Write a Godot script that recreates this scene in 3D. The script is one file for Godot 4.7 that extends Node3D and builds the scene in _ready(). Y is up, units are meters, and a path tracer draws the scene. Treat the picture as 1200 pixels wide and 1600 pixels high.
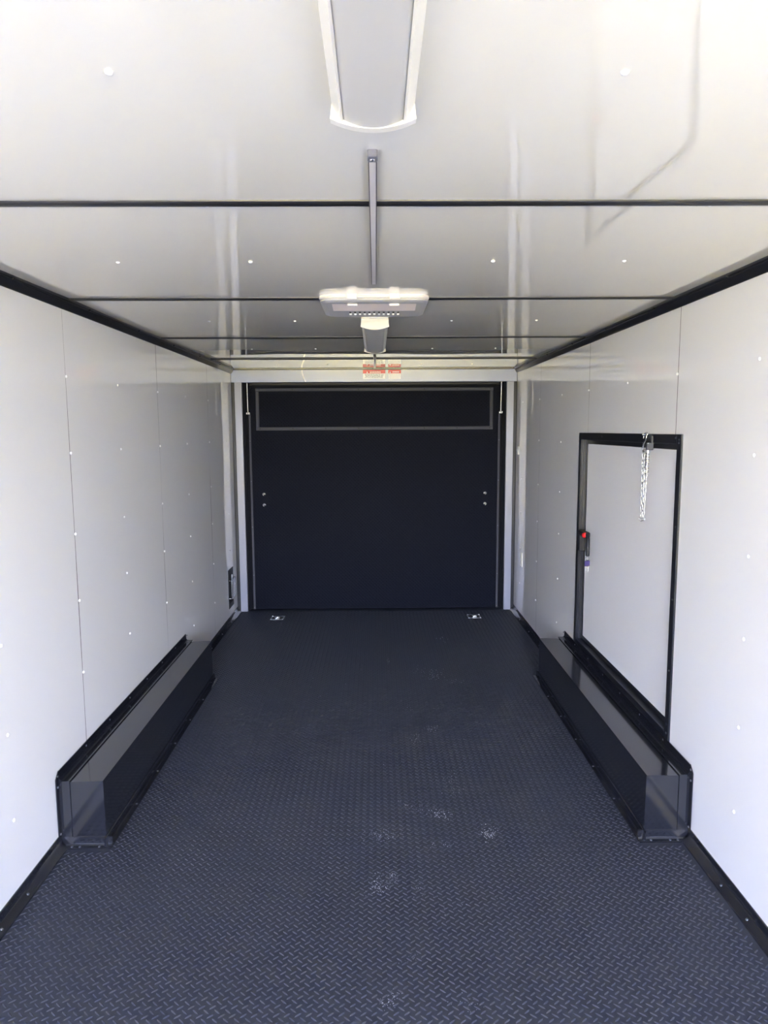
extends Node3D
# Inside of an empty enclosed trailer, seen from its open end. y up, metres, camera at z = 0 looking along -z.

const HW := 1.22          # half width
const H := 2.109          # ceiling
const D := 6.03           # far end
const ZO := 2.4           # open end, behind the camera
const SEAM := [0.484, 1.654, 2.82, 3.99, 5.168]

var M := {}
var noise := FastNoiseLite.new()
var screw_mesh: ArrayMesh
var big_screw: ArrayMesh

# ---------------------------------------------------------------- helpers
func mat(c: Color, rough: float, metal := 0.0, spec := 0.5) -> StandardMaterial3D:
	var m := StandardMaterial3D.new()
	m.albedo_color = c; m.roughness = rough; m.metallic = metal; m.metallic_specular = spec
	return m

func begin() -> SurfaceTool:
	var st := SurfaceTool.new(); st.begin(Mesh.PRIMITIVE_TRIANGLES); st.set_smooth_group(-1); return st

func tri(st: SurfaceTool, a: Vector3, b: Vector3, c: Vector3, hint: Vector3):
	var n := (a - c).cross(a - b)
	st.add_vertex(a)
	if n.dot(hint) >= 0.0:
		st.add_vertex(b); st.add_vertex(c)
	else:
		st.add_vertex(c); st.add_vertex(b)

func quad(st: SurfaceTool, a: Vector3, b: Vector3, c: Vector3, d: Vector3, hint: Vector3):
	tri(st, a, b, c, hint); tri(st, a, c, d, hint)

func done(st: SurfaceTool) -> ArrayMesh:
	st.generate_normals(); return st.commit()

# a box with chamfered edges, centre c, full size s
func bx(st: SurfaceTool, c: Vector3, s: Vector3, ch := 0.0015):
	var h := s * 0.5
	ch = min(ch, min(h.x, min(h.y, h.z)) * 0.9)
	var i := h - Vector3.ONE * ch
	for ax in 3:
		var u := (ax + 1) % 3
		var w := (ax + 2) % 3
		for sg in [-1.0, 1.0]:
			var p := []
			for k in [[-1, -1], [1, -1], [1, 1], [-1, 1]]:
				var q := Vector3.ZERO
				q[ax] = sg * h[ax]; q[u] = k[0] * i[u]; q[w] = k[1] * i[w]
				p.append(c + q)
			var n := Vector3.ZERO; n[ax] = sg
			quad(st, p[0], p[1], p[2], p[3], n)
		# edges parallel to ax
		for su in [-1.0, 1.0]:
			for sw in [-1.0, 1.0]:
				var p := []
				for k in [[-1, 0], [1, 0], [1, 1], [-1, 1]]:
					var q := Vector3.ZERO
					q[ax] = k[0] * i[ax]
					q[u] = su * (h[u] if k[1] == 0 else i[u]); q[w] = sw * (i[w] if k[1] == 0 else h[w])
					p.append(c + q)
				var n := Vector3.ZERO; n[u] = su; n[w] = sw
				quad(st, p[0], p[1], p[2], p[3], n)
	for sx in [-1.0, 1.0]:
		for sy in [-1.0, 1.0]:
			for sz in [-1.0, 1.0]:
				tri(st, c + Vector3(sx * h.x, sy * i.y, sz * i.z), c + Vector3(sx * i.x, sy * h.y, sz * i.z), c + Vector3(sx * i.x, sy * i.y, sz * h.z), Vector3(sx, sy, sz))

func box_mesh(c: Vector3, s: Vector3, ch := 0.0015) -> ArrayMesh:
	var st := begin(); bx(st, c, s, ch); return done(st)

func span(x0: float, x1: float, y0: float, y1: float, z0: float, z1: float, ch := 0.0015) -> ArrayMesh:
	return box_mesh(Vector3((x0 + x1) / 2, (y0 + y1) / 2, (z0 + z1) / 2), Vector3(abs(x1 - x0), abs(y1 - y0), abs(z1 - z0)), ch)

func spn(st: SurfaceTool, x0: float, x1: float, y0: float, y1: float, z0: float, z1: float, ch := 0.0015):
	bx(st, Vector3((x0 + x1) / 2, (y0 + y1) / 2, (z0 + z1) / 2), Vector3(abs(x1 - x0), abs(y1 - y0), abs(z1 - z0)), ch)

# a polygon in the plane (U, V) at O, swept along L
func ext(st: SurfaceTool, pts: Array, O: Vector3, U: Vector3, V: Vector3, L: Vector3, smooth := false):
	var pv := PackedVector2Array(pts)
	var cw := 1.0 if Geometry2D.is_polygon_clockwise(pv) else -1.0
	var n := pv.size()
	if smooth: st.set_smooth_group(1)
	for k in n:
		var a := pv[k]
		var b := pv[(k + 1) % n]
		var e := b - a
		var o2 := Vector2(e.y, -e.x) * -cw
		var hint := U * o2.x + V * o2.y
		var A := O + U * a.x + V * a.y
		var B := O + U * b.x + V * b.y
		quad(st, A, B, B + L, A + L, hint)
	st.set_smooth_group(-1)
	var t := Geometry2D.triangulate_polygon(pv)
	for k in range(0, t.size(), 3):
		var q := []
		for j in 3: q.append(O + U * pv[t[k + j]].x + V * pv[t[k + j]].y)
		tri(st, q[0], q[1], q[2], -L)
		tri(st, q[0] + L, q[1] + L, q[2] + L, L)

func ext_mesh(pts: Array, O: Vector3, U: Vector3, V: Vector3, L: Vector3, smooth := false) -> ArrayMesh:
	var st := begin(); ext(st, pts, O, U, V, L, smooth); return done(st)

# profile of [radius, height] turned round +Y
func lathe(st: SurfaceTool, prof: Array, seg := 12, xf := Transform3D(), smooth := true):
	if smooth: st.set_smooth_group(2)
	for k in prof.size() - 1:
		var p: Vector2 = prof[k]
		var q: Vector2 = prof[k + 1]
		for j in seg:
			var a := TAU * j / seg
			var b := TAU * (j + 1) / seg
			var e := q - p
			var ca := Vector3(cos(a), 0, sin(a))
			var cb := Vector3(cos(b), 0, sin(b))
			var m := (ca + cb).normalized()
			var hint := xf.basis * (m * e.y + Vector3.UP * -e.x)
			var A := xf * (ca * p.x + Vector3.UP * p.y)
			var B := xf * (cb * p.x + Vector3.UP * p.y)
			var C := xf * (cb * q.x + Vector3.UP * q.y)
			var E := xf * (ca * q.x + Vector3.UP * q.y)
			if p.x < 1e-6: tri(st, A, C, E, hint)
			elif q.x < 1e-6: tri(st, A, B, C, hint)
			else: quad(st, A, B, C, E, hint)
	st.set_smooth_group(-1)

# a round bar along a path
func tube(st: SurfaceTool, path: Array, r: float, seg := 8, closed := false):
	st.set_smooth_group(3)
	var n := path.size()
	var rings := []
	var up := Vector3.ZERO
	for k in n:
		var a: Vector3 = path[(k - 1 + n) % n] if (closed or k > 0) else path[0]
		var b: Vector3 = path[(k + 1) % n] if (closed or k < n - 1) else path[n - 1]
		var t := (b - a).normalized()
		if up == Vector3.ZERO: up = t.cross(Vector3(0.31, 0.85, 0.42)).normalized()
		up = (up - t * up.dot(t)).normalized()
		var s := t.cross(up)
		var ring := []
		for j in seg:
			var g := TAU * j / seg
			ring.append(path[k] + (up * cos(g) + s * sin(g)) * r)
		rings.append(ring)
	for k in (n if closed else n - 1):
		var m := (k + 1) % n
		for j in seg:
			var j2 := (j + 1) % seg
			var A: Vector3 = rings[k][j]
			quad(st, A, rings[k][j2], rings[m][j2], rings[m][j], (A + rings[k][j2]) * 0.5 - path[k])
	st.set_smooth_group(-1)
	if not closed:
		for e in [0, n - 1]:
			for j in range(1, seg - 1):
				tri(st, rings[e][0], rings[e][j], rings[e][j + 1], path[e] - path[1 if e == 0 else n - 2])

func part(called: String, mesh: Mesh, m: Material, parent: Node) -> MeshInstance3D:
	var o := MeshInstance3D.new()
	o.name = called; o.mesh = mesh; o.material_override = m
	o.cast_shadow = GeometryInstance3D.SHADOW_CASTING_SETTING_ON
	parent.add_child(o, true)
	return o

func numbered(called: String) -> String:
	if not has_node(called): return called
	var k := 1
	while has_node("%s_%03d" % [called, k]): k += 1
	return "%s_%03d" % [called, k]

func tag(o: Node, label: String, category: String, kind := "", group := ""):
	o.set_meta("label", label); o.set_meta("category", category)
	if kind: o.set_meta("kind", kind)
	if group: o.set_meta("group", group)

func thing(called: String, label: String, category: String, at := Vector3.ZERO, kind := "", group := "") -> Node3D:
	var o := Node3D.new(); o.name = numbered(called); add_child(o); o.position = at
	tag(o, label, category, kind, group)
	return o

func solo(called: String, mesh: Mesh, m: Material, label: String, category: String, kind := "") -> MeshInstance3D:
	var o := part(numbered(called), mesh, m, self)
	tag(o, label, category, kind)
	return o

# a screw head standing on a surface of normal n
func screw(at: Vector3, n: Vector3, m: Material, parent: Node, mesh: ArrayMesh = null):
	var o := part("screw", mesh if mesh else screw_mesh, m, parent)
	var x := n.cross(Vector3(0.2, 0.3, 0.93)).normalized()
	o.transform = Transform3D(Basis(x, n, x.cross(n)), at)

# thin sheet over a grid; f(u, v) gives its points, hole is left out
func sheet(us: Array, vs: Array, f: Callable, hint: Vector3, hole := Rect2()) -> ArrayMesh:
	var st := begin(); st.set_smooth_group(0)
	for i in us.size() - 1:
		for j in vs.size() - 1:
			var c := Vector2((us[i] + us[i + 1]) / 2, (vs[j] + vs[j + 1]) / 2)
			if hole.size.x > 0 and hole.has_point(c): continue
			quad(st, f.call(us[i], vs[j]), f.call(us[i + 1], vs[j]), f.call(us[i + 1], vs[j + 1]), f.call(us[i], vs[j + 1]), hint)
	return done(st)

func steps(a: float, b: float, step: float, extra := []) -> Array:
	var r := [a]
	var n := int(ceil((b - a) / step))
	for k in range(1, n): r.append(a + (b - a) * k / n)
	r.append(b)
	for e in extra:
		if e > a + 0.003 and e < b - 0.003: r.append(e)
	r.sort()
	return r

# how far a wall or ceiling sheet stands off its plane
func wave(seed_at: float, u: float, v: float) -> float:
	return noise.get_noise_3d(u, v, seed_at) * 0.0011

func ceil_y(x: float, z: float) -> float:
	var d := -z
	var a := -ZO
	var b: float = SEAM[0]
	for k in SEAM.size():
		if d > SEAM[k]:
			a = SEAM[k]; b = SEAM[k + 1] if k + 1 < SEAM.size() else D
	var t := clampf((d - a) / (b - a), 0, 1)
	return H - 0.0022 * sin(PI * t) + wave(40.0 + a * 7.0, x, z) * 0.8

# ---------------------------------------------------------------- the scene
func _ready():
	# camera
	var cam := Camera3D.new(); cam.name = "camera"; add_child(cam)
	var p := 0.1183; var yw := 0.0113; var rl := -0.0052
	var r := Vector3(cos(yw), 0, sin(yw))
	var fw := Vector3(sin(yw), 0, -cos(yw))
	var f2 := fw * cos(p) + Vector3(0, -sin(p), 0)
	var u := fw * sin(p) + Vector3(0, cos(p), 0)
	var r2 := r * cos(rl) + u * sin(rl)
	var u2 := -r * sin(rl) + u * cos(rl)
	cam.transform = Transform3D(Basis(r2, u2, -f2), Vector3(0.0076, 1.5962, 0))
	cam.fov = rad_to_deg(2.0 * atan(800.0 / 1089.0)); cam.near = 0.02; cam.far = 300.0
	cam.current = true

	# sky, sun, exposure
	var env := Environment.new()
	var sm := ProceduralSkyMaterial.new()
	sm.sky_top_color = Color(0.45, 0.55, 0.84); sm.sky_horizon_color = Color(0.90, 0.915, 0.97); sm.sky_curve = 0.2
	sm.ground_bottom_color = Color(0.40, 0.37, 0.30); sm.ground_horizon_color = Color(0.62, 0.66, 0.72)
	sm.sun_angle_max = 1.0
	var sky := Sky.new(); sky.sky_material = sm
	env.background_mode = Environment.BG_SKY; env.sky = sky; env.background_energy_multiplier = 5.0
	env.tonemap_mode = Environment.TONE_MAPPER_LINEAR; env.tonemap_exposure = 11.2
	env.sdfgi_enabled = true; env.ssao_enabled = true; env.ssil_enabled = true
	var we := WorldEnvironment.new(); we.name = "environment"; we.environment = env; add_child(we)
	var sun := DirectionalLight3D.new(); sun.name = "sun"; add_child(sun)
	sun.look_at_from_position(Vector3(-7.0, 6.5, -6.0), Vector3.ZERO)
	sun.light_color = Color(1.0, 0.94, 0.82); sun.light_energy = 10.0; sun.shadow_enabled = true; sun.light_angular_distance = 0.5

	noise.seed = 11; noise.noise_type = FastNoiseLite.TYPE_SIMPLEX_SMOOTH; noise.frequency = 1.3; noise.fractal_octaves = 2; noise.fractal_gain = 0.3

	# materials
	M.white = mat(Color(0.955, 0.955, 0.955), 0.03, 0.0, 0.6)
	M.white.clearcoat_enabled = true; M.white.clearcoat = 0.35; M.white.clearcoat_roughness = 0.02
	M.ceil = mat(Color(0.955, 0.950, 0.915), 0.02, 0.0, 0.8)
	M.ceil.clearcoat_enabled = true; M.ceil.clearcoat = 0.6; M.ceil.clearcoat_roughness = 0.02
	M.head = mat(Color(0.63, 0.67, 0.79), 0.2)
	M.strip = mat(Color(0.31, 0.315, 0.34), 0.5, 0.0, 0.15)
	M.frame = mat(Color(0.10, 0.105, 0.125), 0.5, 0.0, 0.15)
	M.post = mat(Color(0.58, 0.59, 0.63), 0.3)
	M.core = mat(Color(0.30, 0.30, 0.30), 0.8)
	M.black = mat(Color(0.115, 0.12, 0.14), 0.28)
	M.blackmatte = mat(Color(0.09, 0.095, 0.11), 0.5)
	M.boxblack = mat(Color(0.115, 0.12, 0.14), 0.14)
	M.boxblack.clearcoat_enabled = true; M.boxblack.clearcoat = 0.5; M.boxblack.clearcoat_roughness = 0.08
	M.rubber = mat(Color(0.222, 0.232, 0.262), 0.42, 0.0, 0.25)
	M.ramp = mat(Color(0.08, 0.09, 0.125), 0.55, 0.0, 0.15)
	M.cream = mat(Color(0.885, 0.88, 0.85), 0.4)
	M.lens = mat(Color(0.76, 0.76, 0.75), 0.45)
	M.chrome = mat(Color(0.86, 0.87, 0.88), 0.22, 1.0)
	M.steel = mat(Color(0.62, 0.63, 0.65), 0.35, 1.0)
	M.grey = mat(Color(0.50, 0.50, 0.52), 0.45)
	M.darkgrey = mat(Color(0.32, 0.32, 0.34), 0.5)
	M.screw = mat(Color(0.97, 0.97, 0.97), 0.2)
	M.dscrew = mat(Color(0.42, 0.43, 0.46), 0.3, 0.8)
	M.highlight_white = mat(Color(0.97, 0.97, 0.97), 0.3)  # shared white: painted header highlight, air unit louvers and knobs
	var st := begin()
	lathe(st, [Vector2(0.0066, -0.002), Vector2(0.0064, 0.0012), Vector2(0.0052, 0.0034), Vector2(0.003, 0.0046), Vector2(0, 0.005)], 10)
	screw_mesh = done(st)
	st = begin()
	lathe(st, [Vector2(0.005, -0.002), Vector2(0.0048, 0.0006), Vector2(0.003, 0.002), Vector2(0, 0.0026)], 8)
	big_screw = done(st)

	outdoors()
	shell()
	back_end()
	trims()
	side_door()
	wheel_boxes()
	fixtures()
	small_things()
	flakes()

func outdoors():
	var g := mat(Color(0.66, 0.615, 0.32), 0.9)
	var nt := NoiseTexture2D.new()
	nt.width = 512; nt.height = 512; nt.seamless = true
	var fn := FastNoiseLite.new(); fn.seed = 4; fn.frequency = 0.02; nt.noise = fn
	var ramp := Gradient.new(); ramp.set_color(0, Color(0.86, 0.85, 0.82)); ramp.set_color(1, Color(1, 1, 1)); nt.color_ramp = ramp
	g.albedo_texture = nt; g.uv1_triplanar = true; g.uv1_scale = Vector3(0.4, 0.4, 0.4)
	var gr := solo("ground", span(-45, 45, -0.75, -0.55, -45, 45, 0.0), g, "sandy concrete yard outside the open end of the trailer", "ground", "structure")
	part("added_dark_apron", span(-1.4, 9.0, -0.56, -0.53, 1.6, 9.5, 0.01), mat(Color(0.30, 0.30, 0.31), 0.85), gr)  # unseen dark patch, added to cut ground bounce onto the near ceiling

func tread(x0: float, x1: float, y0: float, y1: float, to: Callable, pitch: float, skip: Callable) -> MultiMesh:
	# raised lugs in the two crossing directions of a tread plate
	var st := begin()
	var ts := [-1.0, -0.6, 0.0, 0.6, 1.0]
	var row := []
	for t in ts:
		var w := 0.0030 * pow(max(0.0, 1.0 - t * t), 0.6)
		var hh := 0.0027 * pow(max(0.0, 1.0 - t * t), 0.5)
		row.append([Vector3(t * 0.0115, 0, -w), Vector3(t * 0.0115, hh, 0), Vector3(t * 0.0115, 0, w)])
	for k in 4:
		for s in 2:
			var hint := Vector3(0, 0.6, -1.0 if s == 0 else 1.0)
			if k == 0: tri(st, row[0][1], row[1][s], row[1][s + 1], hint)
			elif k == 3: tri(st, row[4][1], row[3][s], row[3][s + 1], hint)
			else: quad(st, row[k][s], row[k][s + 1], row[k + 1][s + 1], row[k + 1][s], hint)
	var mesh := done(st)
	var xf := []
	var j := 0
	var y := y0
	while y < y1:
		var x := x0 + (pitch * 0.5 if j % 2 == 1 else 0.0)
		while x < x1:
			if not skip.call(x, y): xf.append(to.call(x, y, deg_to_rad(39.0 if j % 2 == 0 else -39.0)))
			x += pitch
		y += pitch * 0.5; j += 1
	var mm := MultiMesh.new()
	mm.transform_format = MultiMesh.TRANSFORM_3D; mm.mesh = mesh; mm.instance_count = xf.size()
	for k in xf.size(): mm.set_instance_transform(k, xf[k])
	return mm

func tread_part(parent: Node, mm: MultiMesh, m: Material):
	var o := MultiMeshInstance3D.new(); o.name = "tread_lug"; o.multimesh = mm; o.material_override = m
	o.set_meta("kind", "stuff"); parent.add_child(o, true)

func shell():
	# floor
	var fl := solo("floor", span(-HW - 0.05, HW + 0.05, -0.08, 0.0, -D - 0.2, ZO, 0.0), M.rubber, "black rubber tread plate floor of the trailer", "floor", "structure")
	var mm := tread(-1.176, 1.178, 0.30, D - 0.02,
		func(x, d, a): return Transform3D(Basis(Vector3.UP, a), Vector3(x, 0, -d)), 0.030,
		func(x, d): return (abs(x) > 1.02 and d > 2.50 and d < 4.42) or (abs(abs(x) - 0.838) < 0.066 and abs(d - 5.805) < 0.066))
	tread_part(fl, mm, M.rubber)

	# ceiling
	var ce := solo("ceiling", span(-HW - 0.05, HW + 0.05, H + 0.006, H + 0.07, -D - 0.2, ZO, 0.0), M.core, "glossy white sheet metal ceiling crossed by black strips", "ceiling", "structure")
	var zs := [-ZO] + SEAM + [D]
	for k in zs.size() - 1:
		var a: float = zs[k] + 0.002
		var b: float = zs[k + 1] - 0.002
		var f := func(x, d):
			return Vector3(x, ceil_y(x, -d), -d)
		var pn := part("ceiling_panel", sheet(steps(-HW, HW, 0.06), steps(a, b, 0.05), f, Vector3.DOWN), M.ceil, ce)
		if k >= 1:
			var mids := [0.0, 1.07, 2.21, 3.385, 4.53, 5.62]
			for x in [-0.775, -0.371, 0.371, 0.775]:
				if k == 5 and abs(x) < 0.1: continue
				var zz: float = -mids[k]
				screw(Vector3(x, ceil_y(x, zz), zz), Vector3.DOWN, M.screw, pn)
				if k >= 2:
					zz = -(zs[k] + 0.021)
					screw(Vector3(x * 1.012, ceil_y(x, zz), zz), Vector3.DOWN, M.screw, pn)

	# side walls
	var hole := Rect2(-4.098 - 0.008, 0.331 - 0.008, 1.31 + 0.016, 1.199 + 0.016)   # z, y of the side doorway
	for s in [-1.0, 1.0]:
		var side := "left" if s < 0 else "right"
		st_wall(s, side, hole, zs)

func st_wall(s: float, side: String, hole: Rect2, zs: Array):
	var st := begin()
	var xa := s * (HW + 0.005)
	var xb := s * (HW + 0.055)
	if s < 0:
		spn(st, xa, xb, -0.08, H + 0.07, -D - 0.2, ZO, 0.0)
	else:
		spn(st, xa, xb, -0.08, H + 0.07, hole.end.x, ZO, 0.0)
		spn(st, xa, xb, -0.08, H + 0.07, -D - 0.2, hole.position.x, 0.0)
		spn(st, xa, xb, hole.end.y, H + 0.07, hole.position.x, hole.end.x, 0.0)
		spn(st, xa, xb, -0.08, hole.position.y, hole.position.x, hole.end.x, 0.0)
	var w := solo("wall_" + side, done(st), M.core, "glossy white panelled %s wall of the trailer" % side + (" with the low black framed door" if s > 0 else " with the small black box near the ramp"), "wall", "structure")
	for k in zs.size() - 1:
		var a: float = -zs[k + 1] + 0.0017
		var b: float = -zs[k] - 0.0017
		var fx := func(z, y):
			return Vector3(s * HW - s * wave(s * 30.0 + a * 5.0, z, y), y, z)
		var use := hole if s > 0 else Rect2()
		var us := steps(a, b, 0.06, [hole.position.x, hole.end.x] if s > 0 else [])
		var vs := steps(0.0, H, 0.06, [hole.position.y, hole.end.y] if s > 0 else [])
		var pn := part("wall_panel", sheet(us, vs, fx, Vector3(-s, 0, 0), use), M.white, w)
		if k < 2: continue
		var cols := [zs[k] + (0.0 if k > 1 else 0.02), (zs[k] + zs[k + 1]) / 2]
		if k == 2: cols = [2.215]
		if k == 5: cols = [zs[k] + 0.008, 5.768]
		if k == 3: cols = [2.82, 3.375]
		if k == 4: cols = [3.99, 4.56]
		for d in cols:
			for y in [1.81, 1.507, 1.178, 0.9, 0.595, 0.295]:
				if y < 0.33 and d > 2.5 and d < 4.4: continue
				if s > 0 and d > 2.72 and d < 4.15 and y < 1.6: continue
				if s > 0 and d > 5.6 and y < 1.6 and y > 1.4: continue
				if s < 0 and d > 5.6 and y < 0.5: continue
				var dd: float = d + 0.009
				screw(fx.call(-dd, y), Vector3(-s, 0, 0), M.screw, pn)

func back_end():
	var w := thing("wall_back", "white header and door posts round the black rear ramp", "wall", Vector3(0, 0, -D), "structure")
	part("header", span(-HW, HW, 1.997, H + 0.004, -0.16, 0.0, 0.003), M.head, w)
	for s in [-1.0, 1.0]:
		part("door_post", span(s * 1.193, s * 1.131, 0.0, 1.9975, -0.10, 0.0, 0.003), M.post, w)
		part("post_seal", span(s * 1.22, s * 1.193, 0.0, 1.997, -0.14, -0.012, 0.002), M.blackmatte, w)
		var st := begin()
		spn(st, s * 1.131, s * 1.118, 0.0, 1.997, -0.12, -0.018, 0.002)
		spn(st, s * 1.118, s * 1.088, 0.0, 1.997, -0.12, -0.075, 0.002)
		spn(st, s * 1.126, s * 1.108, 0.0, 1.997, -0.045, -0.03, 0.002)
		part("door_channel", done(st), M.frame, w)
	part("backing", span(-HW - 0.05, HW + 0.05, -0.08, H + 0.07, -0.20, -0.165, 0.0), M.blackmatte, w)
	# red headed stickers on the header
	sticker("warning_sticker", "white warning sticker with a wide red heading on the white header", -0.002, 0.190, "WARNING", 0.031)
	sticker("danger_sticker", "narrow danger sticker with a small red heading on the white header", 0.172, 0.108, "DANGER", 0.031)
	var st2 := begin()  # curved highlight on the header, painted as thin white strips
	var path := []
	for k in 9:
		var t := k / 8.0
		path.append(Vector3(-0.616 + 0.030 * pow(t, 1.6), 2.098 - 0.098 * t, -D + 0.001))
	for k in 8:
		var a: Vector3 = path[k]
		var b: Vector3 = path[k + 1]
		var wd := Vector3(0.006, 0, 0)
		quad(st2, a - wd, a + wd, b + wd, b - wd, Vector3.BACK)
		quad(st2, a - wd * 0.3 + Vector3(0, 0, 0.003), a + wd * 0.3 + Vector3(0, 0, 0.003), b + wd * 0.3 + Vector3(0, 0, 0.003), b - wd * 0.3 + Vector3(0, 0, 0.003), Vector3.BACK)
	solo("painted_highlight", done(st2), M.highlight_white, "thin curved white highlight painted on the header", "highlight_white")

	# ramp door
	var d := thing("door_1", "black tread plate rear ramp door with a framed flap across its top", "door", Vector3(0, 0, -D - 0.045), "structure")
	part("ramp_panel", span(-1.082, 1.086, 0.008, 1.972, -0.06, 0.0, 0.004), M.ramp, d)
	var mm := tread(-1.062, 1.07, 0.025, 1.955,
		func(x, y, a): return Transform3D(Basis(Vector3(1, 0, 0), PI / 2) * Basis(Vector3.UP, a), Vector3(x, y, 0)), 0.030,
		func(x, y): return (y > 1.56 and y < 1.62 and abs(x) < 1.03) or (y > 1.91 and abs(x) < 1.04) or (abs(abs(x) - 1.02) < 0.03 and y > 1.56) or (abs(abs(x) - 0.965) < 0.025 and y > 0.9 and y < 1.07))
	tread_part(d, mm, M.ramp)
	# framed flap
	var prof := [Vector2(-0.014, 0), Vector2(-0.013, 0.005), Vector2(-0.008, 0.009), Vector2(0.008, 0.009), Vector2(0.013, 0.005), Vector2(0.014, 0)]
	for y in [1.604, 1.937]:
		part("flap_strip", ext_mesh(prof, Vector3(-1.022, y, 0), Vector3.UP, Vector3.BACK, Vector3(2.044, 0, 0)), M.strip, d)
		for k in 8: screw(Vector3(-0.99 + k * 0.2836, y, 0.009), Vector3.BACK, M.blackmatte, d, big_screw)
	for x in [-1.009, 1.009]:
		part("flap_strip", ext_mesh(prof, Vector3(x, 1.618, 0), Vector3.RIGHT, Vector3.BACK, Vector3(0, 0.305, 0)), M.strip, d)
	part("top_strip", span(-1.05, 1.05, 1.958, 1.976, 0.0, 0.012, 0.003), M.frame, d)
	for x in [-0.97, 0.962]:
		for y in [1.036, 0.942]:
			var b := begin()
			lathe(b, [Vector2(0.0145, 0), Vector2(0.0145, 0.003), Vector2(0.013, 0.0045), Vector2(0.006, 0.0048), Vector2(0.005, 0.0075), Vector2(0, 0.008)], 16, Transform3D(Basis(Vector3(1, 0, 0), PI / 2), Vector3(x, y, 0)))
			part("bolt", done(b), M.chrome, d)
	for s in [-1.0, 1.0]:
		var c := begin()
		tube(c, [Vector3(s * 1.088, 1.995, 0.030), Vector3(s * 1.085, 1.745, 0.030)], 0.005, 8)
		var cb := part("lift_cable", done(c), M.steel, d)
		var e := begin()
		bx(e, Vector3(s * 1.085, 1.735, 0.022), Vector3(0.03, 0.018, 0.034), 0.003)
		lathe(e, [Vector2(0.007, 0), Vector2(0.007, 0.006), Vector2(0, 0.008)], 10, Transform3D(Basis(Vector3(1, 0, 0), PI / 2), Vector3(s * 1.085, 1.735, 0.038)))
		part("cable_end", done(e), M.steel, cb)
		part("edge_strip", span(s * 1.086, s * 1.068, 0.01, 1.725, 0.0, 0.010, 0.003), M.strip, d)
		for y in [0.03, 0.32, 0.75, 1.15, 1.5]: screw(Vector3(s * 1.077, y, 0.010), Vector3.BACK, M.dscrew, d, big_screw)

func sticker(called: String, label: String, x: float, wd: float, word: String, band: float):
	var y1 := 2.0985
	var t := thing(called, label, "sticker", Vector3(x, y1, -D), "")
	var im := Image.create(256, 128, true, Image.FORMAT_RGB8)
	im.fill(Color(0.93, 0.93, 0.94))
	var rg := RandomNumberGenerator.new(); rg.seed = 5 + word.length()
	var ink := Color(0.16, 0.16, 0.22) if word == "WARNING" else Color(0.62, 0.62, 0.68)
	for row in (4 if word == "WARNING" else 7):
		var px := 14 + (rg.randi() % 22)
		var stop := 242 - (rg.randi() % 24)
		var yy := (16 + row * 24) if word == "WARNING" else (12 + row * 16)
		while px < stop:
			var n := 8 + rg.randi() % 22
			for k in range(0, n, 5): im.fill_rect(Rect2i(px + k, yy + (rg.randi() % 3), 4, 10 if word == "WARNING" else 6), ink)
			px += n + 7
	im.generate_mipmaps()
	var m := mat(Color.WHITE, 0.25); m.albedo_texture = ImageTexture.create_from_image(im)
	var st := SurfaceTool.new(); st.begin(Mesh.PRIMITIVE_TRIANGLES)
	var y0 := -0.078
	var c := [Vector3(-wd / 2, -band, 0.0008), Vector3(wd / 2, -band, 0.0008), Vector3(wd / 2, y0, 0.0008), Vector3(-wd / 2, y0, 0.0008)]
	var uv := [Vector2(0, 0), Vector2(1, 0), Vector2(1, 1), Vector2(0, 1)]
	for k in [0, 1, 2, 0, 2, 3]:
		st.set_uv(uv[k]); st.set_normal(Vector3.BACK); st.add_vertex(c[k])
	part("text_lines", st.commit(), m, t)
	part("red_heading", span(-wd / 2, wd / 2, -band, 0.0, 0.0, 0.0012, 0.0002), mat(Color(0.80, 0.12, 0.14), 0.3), t)
	var tm := TextMesh.new()
	var sf := SystemFont.new(); sf.font_names = PackedStringArray(["Droid Sans"]); sf.font_weight = 700
	tm.font = sf; tm.text = word; tm.font_size = 32; tm.depth = 0.001
	tm.pixel_size = 0.00062 if word == "WARNING" else 0.00045
	var o := part("heading_word", tm, mat(Color(0.95, 0.95, 0.95), 0.4), t)
	o.position = Vector3(0.010, -band * 0.66, 0.0016)
	var tr := begin()
	var xw := -wd * 0.5 + (0.036 if word == "WARNING" else 0.016)
	var q := band * 0.24
	ext(tr, [Vector2(-q * 1.1, -q), Vector2(q * 1.1, -q), Vector2(0, q)], Vector3(xw, -band * 0.66, 0.0012), Vector3.RIGHT, Vector3.UP, Vector3(0, 0, 0.0006))
	part("alert_triangle", done(tr), mat(Color(0.95, 0.95, 0.95), 0.4), t)

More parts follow.
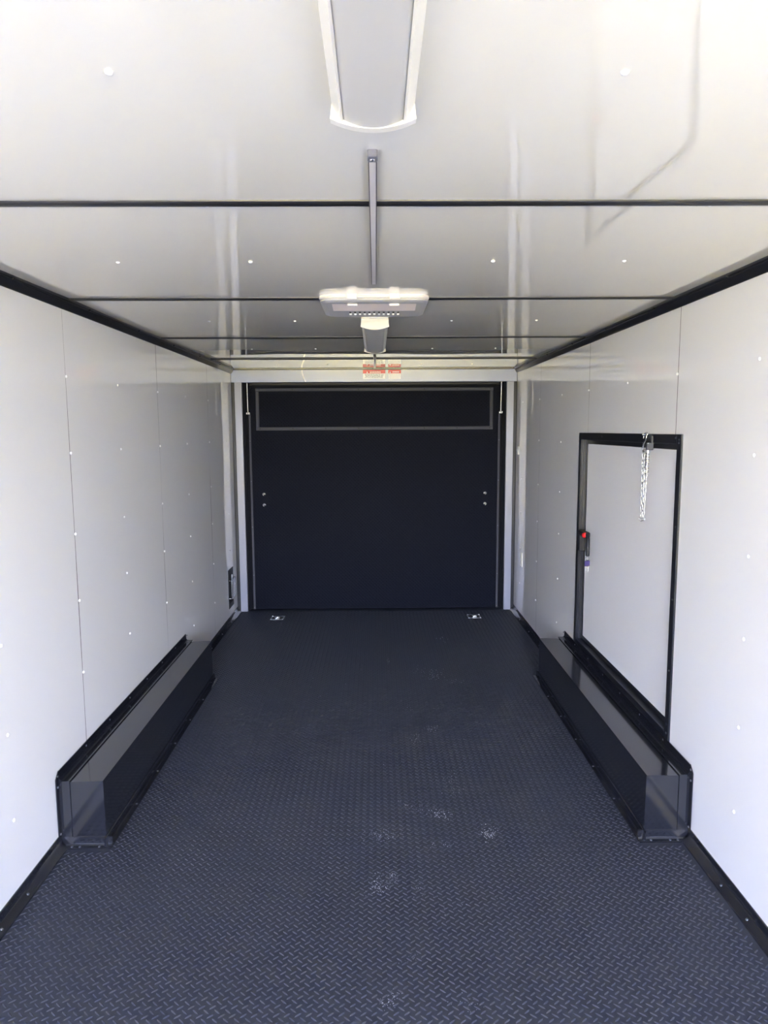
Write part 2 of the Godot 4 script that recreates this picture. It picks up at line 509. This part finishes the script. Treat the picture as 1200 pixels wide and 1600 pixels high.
func trims():
	# coves along the top of the side walls
	var n := 1
	for s in [-1.0, 1.0]:
		var U := Vector3(-s, 0, 0)
		var cove := [Vector2(0.0, 0.0), Vector2(0.0, -0.041), Vector2(0.006, -0.042), Vector2(0.0095, -0.0395), Vector2(0.024, -0.0185), Vector2(0.0245, -0.0155), Vector2(0.0225, -0.0125), Vector2(0.0265, -0.0085), Vector2(0.037, -0.0045), Vector2(0.039, -0.0035), Vector2(0.0395, 0.0)]
		var t := solo("trim_%d" % n, ext_mesh(cove, Vector3(s * (HW + 0.002), H + 0.003, -D + 0.002), U, Vector3.UP, Vector3(0, 0, D + ZO)), M.black, "black cove moulding along the top of the %s wall" % ("left" if s < 0 else "right"), "moulding", "structure")
		for k in 9: screw(Vector3(s * (HW - 0.026), H - 0.0095, -0.55 - 0.62 * k), Vector3(-s * 0.4, -0.9, 0).normalized(), M.blackmatte, t, big_screw)
		n += 1
	# strips across the ceiling
	var names := ["behind the nearest light", "crossed by the long grey cable channel", "running above the slotted air unit", "running above the far ceiling light", "just before the red stickers"]
	for k in SEAM.size():
		var pf := []
		for j in 9:
			var a := PI * j / 8.0
			pf.append(Vector2(cos(a) * 0.014, -sin(a) * 0.0085))
		pf.append(Vector2(-0.014, 0.004)); pf.append(Vector2(0.014, 0.004))
		solo("trim_%d" % n, ext_mesh(pf, Vector3(-HW + 0.036, H - 0.0005, -SEAM[k] - 0.002), Vector3.BACK, Vector3.UP, Vector3(2 * HW - 0.072, 0, 0), true), M.black, "black ceiling joint strip %s" % names[k], "moulding", "structure")
		n += 1
	solo("trim_%d" % n, span(-HW + 0.02, HW - 0.02, H - 0.0095, H + 0.003, -D, -D + 0.012, 0.003), M.black, "black strip where the ceiling meets the white header", "moulding", "structure")
	# baseboards
	for s in [-1.0, 1.0]:
		var pf := [Vector2(0, 0), Vector2(0, 0.049), Vector2(0.004, 0.050), Vector2(0.0065, 0.048), Vector2(0.0075, 0.030), Vector2(0.010, 0.0245), Vector2(0.013, 0.0215), Vector2(0.030, 0.0085), Vector2(0.034, 0.005), Vector2(0.0358, 0)]
		var st := begin()
		for z in [[-2.521, ZO], [-D + 0.001, -4.375]]:
			ext(st, pf, Vector3(s * (HW + 0.001), 0, z[0]), Vector3(-s, 0, 0), Vector3.UP, Vector3(0, 0, z[1] - z[0]))
		var b := solo("baseboard_" + ("left" if s < 0 else "right"), done(st), M.boxblack, "black baseboard moulding along the foot of the %s wall" % ("left" if s < 0 else "right"), "baseboard", "structure")
		for d in [1.3, 1.7, 2.07, 2.24, 4.62, 4.95, 5.3, 5.65]:
			screw(Vector3(s * (HW - 0.0215), 0.0150, -d), Vector3(-s * 0.4, 0.9, 0).normalized(), M.dscrew, b, big_screw)

func side_door():
	var d := thing("door_2", "low white side door in a black frame on the right wall", "door", Vector3(HW, 0, 0), "structure")
	# flange on the wall and reveal through it
	var y0 := 0.331; var y1 := 1.530; var z0 := -4.098; var z1 := -2.788
	var st := begin()
	for q in [[z0 - 0.04, z0, y0 - 0.03, y1 + 0.04], [z1, z1 + 0.04, y0 - 0.03, y1 + 0.04], [z0, z1, y1, y1 + 0.04], [z0, z1, y0 - 0.03, y0]]:
		spn(st, -0.008, 0.002, q[2], q[3], q[0], q[1], 0.002)
	for q in [[z0 - 0.006, z0, y0 - 0.006, y1 + 0.006], [z1, z1 + 0.006, y0 - 0.006, y1 + 0.006], [z0, z1, y1, y1 + 0.006], [z0, z1, y0 - 0.006, y0]]:
		spn(st, -0.004, 0.055, q[2], q[3], q[0], q[1], 0.001)
	# a seal ridge half way into the reveal
	spn(st, 0.008, 0.013, y0, y1, z0, z0 + 0.006, 0.001)
	part("frame", done(st), M.black, d)
	var lf := begin()
	var r := 0.024; var L := 0.026
	for q in [[z0, z0 + L, y0, y1], [z1 - L, z1, y0, y1], [z0 + L, z1 - L, y1 - L, y1], [z0 + L, z1 - L, y0, y0 + L]]:
		spn(lf, r, r + 0.03, q[2] + 0.001, q[3] - 0.001, q[0] + 0.001, q[1] - 0.001, 0.003)
	part("leaf_frame", done(lf), M.black, d)
	var pm := mat(Color(0.95, 0.95, 0.955), 0.3)
	var fn := FastNoiseLite.new(); fn.seed = 9; fn.noise_type = FastNoiseLite.TYPE_CELLULAR; fn.frequency = 0.03
	var nt := NoiseTexture2D.new(); nt.width = 512; nt.height = 512; nt.seamless = true; nt.as_normal_map = true; nt.bump_strength = 1.2; nt.noise = fn
	pm.normal_enabled = true; pm.normal_texture = nt; pm.normal_scale = 0.25; pm.uv1_triplanar = true; pm.uv1_scale = Vector3(5, 5, 5)
	part("door_panel", span(r + 0.004, r + 0.026, y0 + L - 0.002, y1 - L + 0.002, z0 + L - 0.002, z1 - L + 0.002, 0.001), pm, d)
	for q in [[1.555, -4.125], [1.552, -3.72], [1.555, -2.80], [1.55, -2.765], [1.535, -2.768], [1.2, -2.765], [0.9, -2.765], [0.6, -2.766], [0.37, -2.766], [1.2, -4.12], [0.6, -4.12], [0.36, -4.12], [0.33, -2.768]]:
		screw(Vector3(-0.008, q[0], q[1]), Vector3.LEFT, M.dscrew, d, big_screw)
	# paddle latch on the far stile
	var lt := begin()
	bx(lt, Vector3(0.004, 0.935, -4.066), Vector3(0.036, 0.125, 0.022), 0.004)
	bx(lt, Vector3(-0.002, 0.985, -4.005), Vector3(0.034, 0.032, 0.130), 0.005)
	tube(lt, [Vector3(-0.004, 0.994, -3.980), Vector3(-0.008, 0.990, -3.920), Vector3(-0.010, 0.972, -3.900), Vector3(-0.010, 0.895, -3.897), Vector3(-0.010, 0.874, -3.900)], 0.011, 10)
	var lp := part("latch_handle", done(lt), M.blackmatte, d)
	var rb := begin()
	lathe(rb, [Vector2(0.015, -0.004), Vector2(0.015, 0.006), Vector2(0.012, 0.009), Vector2(0, 0.010)], 14, Transform3D(Basis(Vector3(0.75, 0, 0.66).normalized(), Vector3(-0.66, 0, 0.75).normalized(), Vector3(0, -1, 0)), Vector3(-0.019, 0.987, -3.936)))
	part("release_button", done(rb), mat(Color(0.80, 0.10, 0.14), 0.4), lp)
	var gb := begin()
	bx(gb, Vector3(-0.012, 0.925, -3.925), Vector3(0.006, 0.090, 0.012), 0.002)
	part("latch_plate", done(gb), M.steel, lp)

	# keys hanging from the latch
	var kr := thing("key_ring", "small keys with a purple tag hanging below the latch of the side door", "keys", Vector3(HW - 0.008, 0.872, -3.905))
	var rg := begin()
	var ring := []
	for k in 14: ring.append(Vector3(0.004 * sin(TAU * k / 14), -0.014 + 0.013 * cos(TAU * k / 14), 0.013 * sin(TAU * k / 14)))
	tube(rg, ring, 0.0014, 6, true)
	part("ring", done(rg), M.chrome, kr)
	var purple := mat(Color(0.20, 0.14, 0.40), 0.4)
	for k in 2:
		var hd := begin()
		bx(hd, Vector3(-0.006 + 0.011 * k, -0.044, 0.003 - 0.010 * k), Vector3(0.021, 0.032, 0.005), 0.0018)
		var kh := part("key_head", done(hd), purple, kr)
		var bl := begin()
		bx(bl, Vector3(-0.008 + 0.015 * k, -0.075, 0.003 - 0.010 * k), Vector3(0.007, 0.034, 0.002), 0.0006)
		part("key_blade", done(bl), M.chrome, kh)

	# chain with its spring, hung on the frame
	var cx := HW - 0.020
	var t := thing("door_chain", "silver safety chain and spring looped from the top of the side door frame", "chain", Vector3(cx, 1.56, -3.10))
	var hk := begin()
	var hp := []
	for k in 15:
		var a := PI * 1.15 - TAU * 0.80 * k / 14.0
		hp.append(Vector3(0, -0.004 + 0.016 * sin(a), 0.012 + 0.015 * cos(a)))
	hp.append(Vector3(0, -0.030, -0.002)); hp.append(Vector3(0, -0.048, -0.008))
	for k in 8:
		var a := PI * 0.75 + PI * 1.25 * k / 7.0
		hp.append(Vector3(0, -0.058 + 0.012 * sin(a), 0.0 + 0.012 * cos(a)))
	tube(hk, hp, 0.0033, 7)
	lathe(hk, [Vector2(0.011, 0), Vector2(0.011, 0.005), Vector2(0.004, 0.008), Vector2(0.004, 0.020), Vector2(0, 0.021)], 10, Transform3D(Basis(Vector3(0, 0, 1), PI / 2), Vector3(0.012, 0.006, 0.0)))
	part("hook", done(hk), M.chrome, t)
	var lm := begin()
	var lp2 := []
	for k in 14:
		var a := TAU * k / 14
		lp2.append(Vector3(0, sin(a) * 0.0055 + (0.0065 if sin(a) > 0.01 else (-0.0065 if sin(a) < -0.01 else 0.0)), cos(a) * 0.0058))
	tube(lm, lp2, 0.0016, 6, true)
	var link := done(lm)
	# down from the hook, round, and up to the spring
	var pts := []
	for k in 18: pts.append(Vector3(0, -0.083 - k * 0.0168, 0.001 + 0.0004 * k))
	for k in 3: pts.append(Vector3(-0.003, -0.372 + 0.004 * (k - 1) * (k - 1), 0.012 + 0.008 * k))
	for k in 13: pts.append(Vector3(-0.004, -0.355 + k * 0.0165, 0.033 + 0.0011 * k))
	for k in pts.size():
		var o := part("link", link, M.chrome, t)
		o.position = pts[k]
		o.rotation = Vector3(PI / 2 * (1.0 if k in [18, 19, 20] else 0.0), deg_to_rad(35.0 if k % 2 == 0 else -55.0), 0)
	var sp := begin()
	var hl := []
	for k in 120:
		var a := TAU * k / 10.0
		hl.append(Vector3(cos(a) * 0.0085 - 0.002, -0.165 + 0.0095 * 0.0 + k * 0.00078, 0.050 + sin(a) * 0.0085))
	tube(sp, hl, 0.0015, 5)
	part("spring", done(sp), M.steel, t)
	var rd := begin()
	for s in [-1.0, 1.0]:
		tube(rd, [Vector3(-0.002, -0.165, 0.050 + s * 0.0045), Vector3(0, -0.03, 0.052 + s * 0.0045)], 0.0018, 6)
	part("spring_rod", done(rd), M.chrome, t)
	var br := begin()
	bx(br, Vector3(0.004, -0.046, 0.056), Vector3(0.028, 0.030, 0.020), 0.003)
	bx(br, Vector3(0.014, -0.016, 0.062), Vector3(0.012, 0.034, 0.018), 0.003)
	part("bracket", done(br), M.darkgrey, t)

func wheel_boxes():
	for s in [-1.0, 1.0]:
		var near := -2.545; var far := -4.325
		var side := "left" if s < 0 else "right"
		var t := thing("wheel_box", "long black metal wheel box at the foot of the %s wall" % side + (" below the side door" if s > 0 else ", opposite the side door"), "wheel box", Vector3(s * (HW - 0.0028), 0, 0))
		var U := Vector3(-s, 0, 0)
		# body: closed section swept along the wall
		var st := begin()
		ext(st, [Vector2(0.0, 0.0), Vector2(0.0, 0.259), Vector2(0.043, 0.259), Vector2(0.169, 0.2615), Vector2(0.170, 0.2605), Vector2(0.172, 0.0)], Vector3(0, 0, far), U, Vector3.UP, Vector3(0, 0, near - far))
		part("body", done(st), M.boxblack, t)
		# wall flange of an angle: upright on the wall, foot on the box top
		st = begin()
		ext(st, [Vector2(0, 0.2605), Vector2(0, 0.303), Vector2(0.0035, 0.303), Vector2(0.005, 0.272), Vector2(0.010, 0.2655), Vector2(0.018, 0.264), Vector2(0.0435, 0.264), Vector2(0.0445, 0.2605)], Vector3(0, 0, far - 0.022), U, Vector3.UP, Vector3(0, 0, near - far + 0.022))
		var fl := part("wall_flange", done(st), M.boxblack, t)
		st = begin()
		# upright flange at the near and far ends, on the wall
		ext(st, [Vector2(0, 0), Vector2(0, 0.305), Vector2(0.026, 0.2795), Vector2(0.026, 0)], Vector3(0, 0, near), Vector3(0, 0, 1), Vector3.UP, U * 0.0035)
		spn_u(st, s, 0.0, 0.044, 0.0, 0.2635, near, near + 0.004)
		part("end_flange", done(st), M.boxblack, t)
		# foot angle on the floor
		st = begin()
		var foot := [Vector2(0, 0), Vector2(0.027, 0), Vector2(0.027, 0.004), Vector2(0.012, 0.0055), Vector2(0.007, 0.010), Vector2(0.0045, 0.036), Vector2(0.0, 0.038)]
		ext(st, foot, Vector3(-s * 0.171, 0, far - 0.03), U, Vector3.UP, Vector3(0, 0, near - far + 0.03 + 0.02))
		ext(st, foot, Vector3(-s * 0.006, 0, near), Vector3(0, 0, 1), Vector3.UP, U * 0.190)
		part("foot_flange", done(st), M.boxblack, t)
		for k in 8: screw(Vector3(-s * 0.0036, 0.287, near + 0.01 - 0.262 * k), Vector3(-s, 0, 0), M.dscrew, fl, big_screw)
		for y in [0.245, 0.055]: screw(Vector3(-s * 0.0036, y, near + 0.014), Vector3(-s, 0, 0), M.dscrew, t, big_screw)
		for k in 7: screw(Vector3(-s * 0.189, 0.0048, near - 0.0 - 0.29 * k), Vector3.UP, M.dscrew, t, big_screw)
		for x in [0.045, 0.075, 0.15]: screw(Vector3(-s * x, 0.0048, near + 0.018), Vector3.UP, M.dscrew, t, big_screw)

func spn_u(st: SurfaceTool, s: float, u0: float, u1: float, y0: float, y1: float, z0: float, z1: float):
	spn(st, -s * u0, -s * u1, y0, y1, z0, z1, 0.001)

func arc_section(hw: float, drop: float, belly: float, n := 12) -> Array:
	# flat sides, bellied underside; y = 0 at the ceiling
	var r := [Vector2(-hw * 0.93, 0), Vector2(-hw, -drop)]
	for k in range(1, n):
		var t := -1.0 + 2.0 * k / n
		r.append(Vector2(hw * t, -drop - belly * (1.0 - t * t)))
	r.append(Vector2(hw, -drop)); r.append(Vector2(hw * 0.93, 0))
	return r

func make_light(label: String, z_near: float, z_far: float):
	var t := thing("ceiling_light", label, "light", Vector3(0.007, H, 0), "", "")
	var L := z_near - z_far
	var zz := Vector3(0, 0, z_far + 0.014)
	var LL := Vector3(0, 0, L - 0.028)
	# lens between the side rails
	var st := begin()
	var pf := []
	for k in 13:
		var q := -1.0 + 2.0 * k / 12
		pf.append(Vector2(0.047 * q, -0.0395 - 0.0125 * (1.0 - q * q)))
	pf.append(Vector2(0.047, -0.012)); pf.append(Vector2(-0.047, -0.012))
	ext(st, pf, zz, Vector3.RIGHT, Vector3.UP, LL, true)
	part("lens", done(st), M.lens, t)
	for s in [-1.0, 1.0]:
		st = begin()
		ext(st, [Vector2(s * 0.0625, 0.004), Vector2(s * 0.0645, -0.012), Vector2(s * 0.0625, -0.020), Vector2(s * 0.0500, -0.0425), Vector2(s * 0.0465, -0.0420), Vector2(s * 0.0465, 0.004)], zz, Vector3.RIGHT, Vector3.UP, LL)
		part("side_rail", done(st), M.cream, t)
	for z in [z_far, z_near - 0.016]:
		st = begin()
		ext(st, arc_section(0.0665, 0.0415, 0.0145), Vector3(0, 0.003, z), Vector3.RIGHT, Vector3.UP, Vector3(0, 0, 0.016))
		part("end_cap", done(st), M.cream, t)

func make_channel(label: String, z_near: float, z_far: float, cap: Material, tr: Material):
	var t := thing("cable_channel", label, "cable channel", Vector3(0.005, H, 0))
	var st := begin()
	ext(st, [Vector2(-0.0085, 0.004), Vector2(-0.0085, -0.013), Vector2(-0.0062, -0.013), Vector2(-0.0062, -0.0085), Vector2(0.0062, -0.0085), Vector2(0.0062, -0.013), Vector2(0.0085, -0.013), Vector2(0.0085, 0.004)], Vector3(0, 0, z_far), Vector3.RIGHT, Vector3.UP, Vector3(0, 0, z_near - z_far))
	part("track", done(st), tr, t)
	part("strip", span(-0.0064, 0.0064, -0.0138, -0.0075, z_near - 0.018, z_far + 0.004, 0.0004), (mat(Color(0.80, 0.79, 0.80), 0.4) if cap == M.grey else M.chrome), t)
	var e := begin()
	bx(e, Vector3(0, -0.0065, z_near - 0.002), Vector3(0.0195, 0.015, 0.034), 0.003)
	part("end_piece", done(e), cap, t)
	screw(Vector3(0, -0.014, z_near - 0.004), Vector3.DOWN, M.chrome, t, big_screw)

func fixtures():
	make_light("long white wraparound light overhead, nearest the camera", -0.08, -1.152)
	make_light("far white wraparound light just beyond the slotted air unit", -3.322, -4.372)
	make_channel("long grey cable channel on the ceiling between the near light and the air unit", -1.365, -2.50, M.grey, M.darkgrey)
	make_channel("short thin cable channel on the ceiling just before the red stickers", -4.93, -5.87, M.blackmatte, M.cream)

	# square air unit
	var t := thing("ceiling_air_unit", "wide white ceiling air unit with a slotted grille in front of the far light", "air vent", Vector3(0.005, H, -2.94))
	var pu := mat(Color(0.90, 0.885, 0.885), 0.4)
	var st := begin()
	var prof := [[0.212, 0.198, 0.003, 0.05], [0.214, 0.200, -0.008, 0.05], [0.210, 0.196, -0.0125, 0.048], [0.204, 0.190, -0.0135, 0.046]]
	rounded_stack(st, prof)
	part("upper_plate", done(st), pu, t)
	st = begin()
	rounded_stack(st, [[0.205, 0.191, -0.0132, 0.046], [0.210, 0.195, -0.015, 0.048], [0.210, 0.195, -0.021, 0.048], [0.203, 0.186, -0.0245, 0.045], [0.190, 0.172, -0.0270, 0.04]])
	part("cover", done(st), mat(Color(0.74, 0.74, 0.75), 0.45), t)
	# sloping pale panels facing the open end
	st = begin()
	ext(st, [Vector2(0.158, -0.0255), Vector2(0.04, -0.0370), Vector2(0.025, -0.0260)], Vector3(-0.165, 0, 0), Vector3(0, 0, 1), Vector3.UP, Vector3(0.33, 0, 0))
	part("pale_panel", done(st), mat(Color(0.94, 0.90, 0.90), 0.35), t)
	for x in [-0.085, 0.078]:
		for z in [0.200, 0.150]:
			part("clip", box_mesh(Vector3(x, -0.009 if z > 0.19 else -0.0325, z), Vector3(0.040, 0.022 if z > 0.19 else 0.009, 0.020), 0.003), pu, t)
	for k in 11:
		var x := -0.1 + 0.02 * k
		part("slot", box_mesh(Vector3(x, -0.0265, -0.060), Vector3(0.0085, 0.003, 0.035), 0.0008), M.blackmatte, t)
		part("louver", box_mesh(Vector3(x, -0.0290, -0.088), Vector3(0.0095, 0.008, 0.016), 0.001), M.highlight_white, t)
	for q in [[-0.03, 0.045, M.highlight_white], [0.005, 0.018, M.grey], [0.035, 0.016, M.grey], [0.052, 0.010, M.highlight_white], [0.072, 0.018, M.grey]]:
		part("control_knob", box_mesh(Vector3(q[0], -0.0300, 0.016), Vector3(q[1], 0.007, 0.014), 0.003), q[2], t)

# stacked rounded rectangles [half x, half z, y, corner radius], closed at the bottom
func rounded_stack(st: SurfaceTool, lv: Array):
	var rings := []
	for q in lv:
		var ring := []
		for c in 4:
			var sx: float = [1, -1, -1, 1][c]
			var sz: float = [1, 1, -1, -1][c]
			for k in 6:
				var a := PI / 2 * c + PI / 2 * k / 5.0
				ring.append(Vector3(sx * (q[0] - q[3]) + cos(a) * q[3], q[2], sz * (q[1] - q[3]) + sin(a) * q[3]))
		rings.append(ring)
	for k in rings.size() - 1:
		for j in 24:
			var j2 := (j + 1) % 24
			var A: Vector3 = rings[k][j]
			quad(st, A, rings[k][j2], rings[k + 1][j2], rings[k + 1][j], Vector3(A.x, -0.05, A.z))
	for e in [0, rings.size() - 1]:
		for j in range(1, 23):
			tri(st, rings[e][0], rings[e][j], rings[e][j + 1], Vector3.UP if e == 0 else Vector3.DOWN)

func small_things():
	# recessed tie down rings in the floor before the ramp
	for s in [-1.0, 1.0]:
		var t := thing("tie_down_ring", "chrome floor tie-down plate with a ring, near the %s foot of the ramp" % ("left" if s < 0 else "right"), "tie-down", Vector3(s * 0.838, 0, -5.805), "", "tie-down rings before the ramp")
		part("pan", box_mesh(Vector3(0, 0.001, 0), Vector3(0.125, 0.003, 0.118), 0.001), M.blackmatte, t)
		var st := begin()
		for z in [-0.052, 0.052]: bx(st, Vector3(0, 0.003, z), Vector3(0.112, 0.003, 0.012), 0.001)
		for x in [-0.051, 0.051]: bx(st, Vector3(x, 0.003, 0), Vector3(0.010, 0.003, 0.092), 0.001)
		part("rim", done(st), M.steel, t)
		st = begin()
		var ring := []
		for k in 16: ring.append(Vector3(0.028 * cos(TAU * k / 16), 0.008 + 0.006 * sin(TAU * k / 16), -0.004 + 0.030 * sin(TAU * k / 16)))
		tube(st, ring, 0.0045, 7, true)
		part("ring", done(st), M.chrome, t)
		part("ring_clamp", box_mesh(Vector3(0, 0.008, 0.026), Vector3(0.040, 0.012, 0.020), 0.003), M.chrome, t)
		for x in [-0.048, 0.048]:
			for z in [-0.050, 0.050]: screw(Vector3(x, 0.0045, z), Vector3.UP, M.chrome, t)

	# black panel with a clear guard low on the left wall
	var b := thing("breaker_panel", "small black electrical panel with a clear guard low on the left wall", "electrical panel", Vector3(-HW, 0.278, -5.765))
	var st := begin()
	spn(st, -0.002, 0.004, -0.163, -0.120, -0.095, 0.095, 0.001)
	spn(st, -0.002, 0.004, 0.120, 0.163, -0.095, 0.095, 0.001)
	spn(st, -0.002, 0.004, -0.120, 0.120, -0.095, -0.06, 0.001)
	spn(st, -0.002, 0.004, -0.120, 0.120, 0.06, 0.095, 0.001)
	part("plate", done(st), M.blackmatte, b)
	part("recess", span(-0.002, 0.001, -0.12, 0.12, -0.06, 0.06, 0.0), mat(Color(0.03, 0.03, 0.035), 0.6), b)
	part("switch_rail", span(0.0, 0.012, -0.105, 0.105, -0.052, -0.030, 0.002), M.steel, b)
	var gm := mat(Color(0.86, 0.88, 0.92, 0.22), 0.08); gm.transparency = BaseMaterial3D.TRANSPARENCY_ALPHA
	st = begin()
	spn(st, 0.022, 0.025, -0.075, 0.075, -0.085, 0.085, 0.0005)
	part("clear_guard", done(st), gm, b)
	st = begin()
	for y in [-0.075, 0.075]:
		tube(st, [Vector3(0.002, y, 0.085), Vector3(0.024, y, 0.085), Vector3(0.024, y, -0.085), Vector3(0.002, y, -0.085)], 0.0022, 6)
	for z in [-0.085, 0.085]: tube(st, [Vector3(0.024, -0.075, z), Vector3(0.024, 0.075, z)], 0.0022, 6)
	part("guard_edge", done(st), M.chrome, b)

	# outlet and small catch on the right wall near the ramp
	var o := thing("wall_outlet", "white electrical outlet plate low on the right wall near the ramp", "outlet", Vector3(HW, 0.510, -5.722))
	part("plate", box_mesh(Vector3(-0.003, 0, 0), Vector3(0.008, 0.116, 0.072), 0.002), M.cream, o)
	for y in [-0.026, 0.026]:
		part("socket", box_mesh(Vector3(-0.008, y, 0), Vector3(0.006, 0.034, 0.030), 0.002), M.cream, o)
	var c := thing("wall_switch", "little white switch high on the right wall beside the ramp post", "switch", Vector3(HW, 1.410, -5.932))
	part("plate", box_mesh(Vector3(-0.004, 0, 0), Vector3(0.010, 0.066, 0.05), 0.002), M.cream, c)
	part("toggle", box_mesh(Vector3(-0.011, 0.006, 0.006), Vector3(0.010, 0.022, 0.012), 0.002), M.cream, c)

func flakes():
	# pale scuffs of dust pressed onto the tread
	var rg := RandomNumberGenerator.new(); rg.seed = 77
	var st := begin()
	# x, depth, spread x, spread z, how many, size
	var cl := [[0.02, 2.585, 0.055, 0.035, 60, 0.0026], [0.445, 2.595, 0.03, 0.045, 70, 0.0034], [0.262, 2.735, 0.045, 0.035, 60, 0.0030], [0.205, 2.79, 0.06, 0.03, 26, 0.0022],
		[0.002, 2.275, 0.035, 0.05, 60, 0.0026], [0.06, 2.33, 0.03, 0.03, 34, 0.0024], [0.128, 2.80, 0.03, 0.03, 18, 0.0024], [0.255, 2.515, 0.04, 0.02, 22, 0.0022], [0.34, 2.98, 0.05, 0.10, 34, 0.0026],
		[0.386, 4.385, 0.05, 0.09, 40, 0.004], [0.29, 4.45, 0.03, 0.08, 18, 0.0035], [0.08, 4.71, 0.02, 0.08, 12, 0.0035], [0.50, 4.26, 0.05, 0.06, 14, 0.0035], [0.19, 3.86, 0.02, 0.10, 14, 0.0032],
		[0.29, 3.56, 0.05, 0.04, 36, 0.003], [0.206, 3.445, 0.03, 0.05, 26, 0.003], [0.50, 5.15, 0.05, 0.10, 16, 0.004], [0.02, 1.77, 0.03, 0.03, 30, 0.0018], [0.05, 1.80, 0.02, 0.02, 26, 0.0018],
		[0.253, 1.77, 0.04, 0.03, 22, 0.0016], [0.10, 1.94, 0.03, 0.02, 24, 0.0016], [0.16, 2.27, 0.05, 0.05, 20, 0.0018], [0.23, 2.15, 0.06, 0.06, 20, 0.0018], [-0.25, 4.2, 0.3, 0.6, 14, 0.003], [0.3, 3.2, 0.5, 0.9, 40, 0.0022], [0.7, 2.1, 0.3, 0.4, 16, 0.0018], [-0.5, 2.2, 0.4, 0.5, 14, 0.0018]]
	for q in cl:
		for k in q[4]:
			var c := Vector3(q[0] + rg.randfn() * q[2] * 0.55, 0.0004 + rg.randf() * 0.0018, -(q[1] + rg.randfn() * q[3] * 0.55))
			var s: float = q[5] * (0.35 + 0.65 * rg.randf())
			var a := rg.randf() * TAU
			var e := 0.35 + 0.5 * rg.randf()
			var v := []
			for j in 5:
				var g := TAU * j / 5 + rg.randf() * 0.7
				v.append(c + Vector3(cos(g) * s, 0, sin(g) * s * e).rotated(Vector3.UP, a))
			var top := c + Vector3(0, 0.0007, 0)
			for j in 5: tri(st, v[j], v[(j + 1) % 5], top, Vector3.UP)
	solo("dust_flakes", done(st), mat(Color(0.80, 0.81, 0.83), 0.8), "scattered pale dust scuffs on the black tread floor", "dust", "stuff")
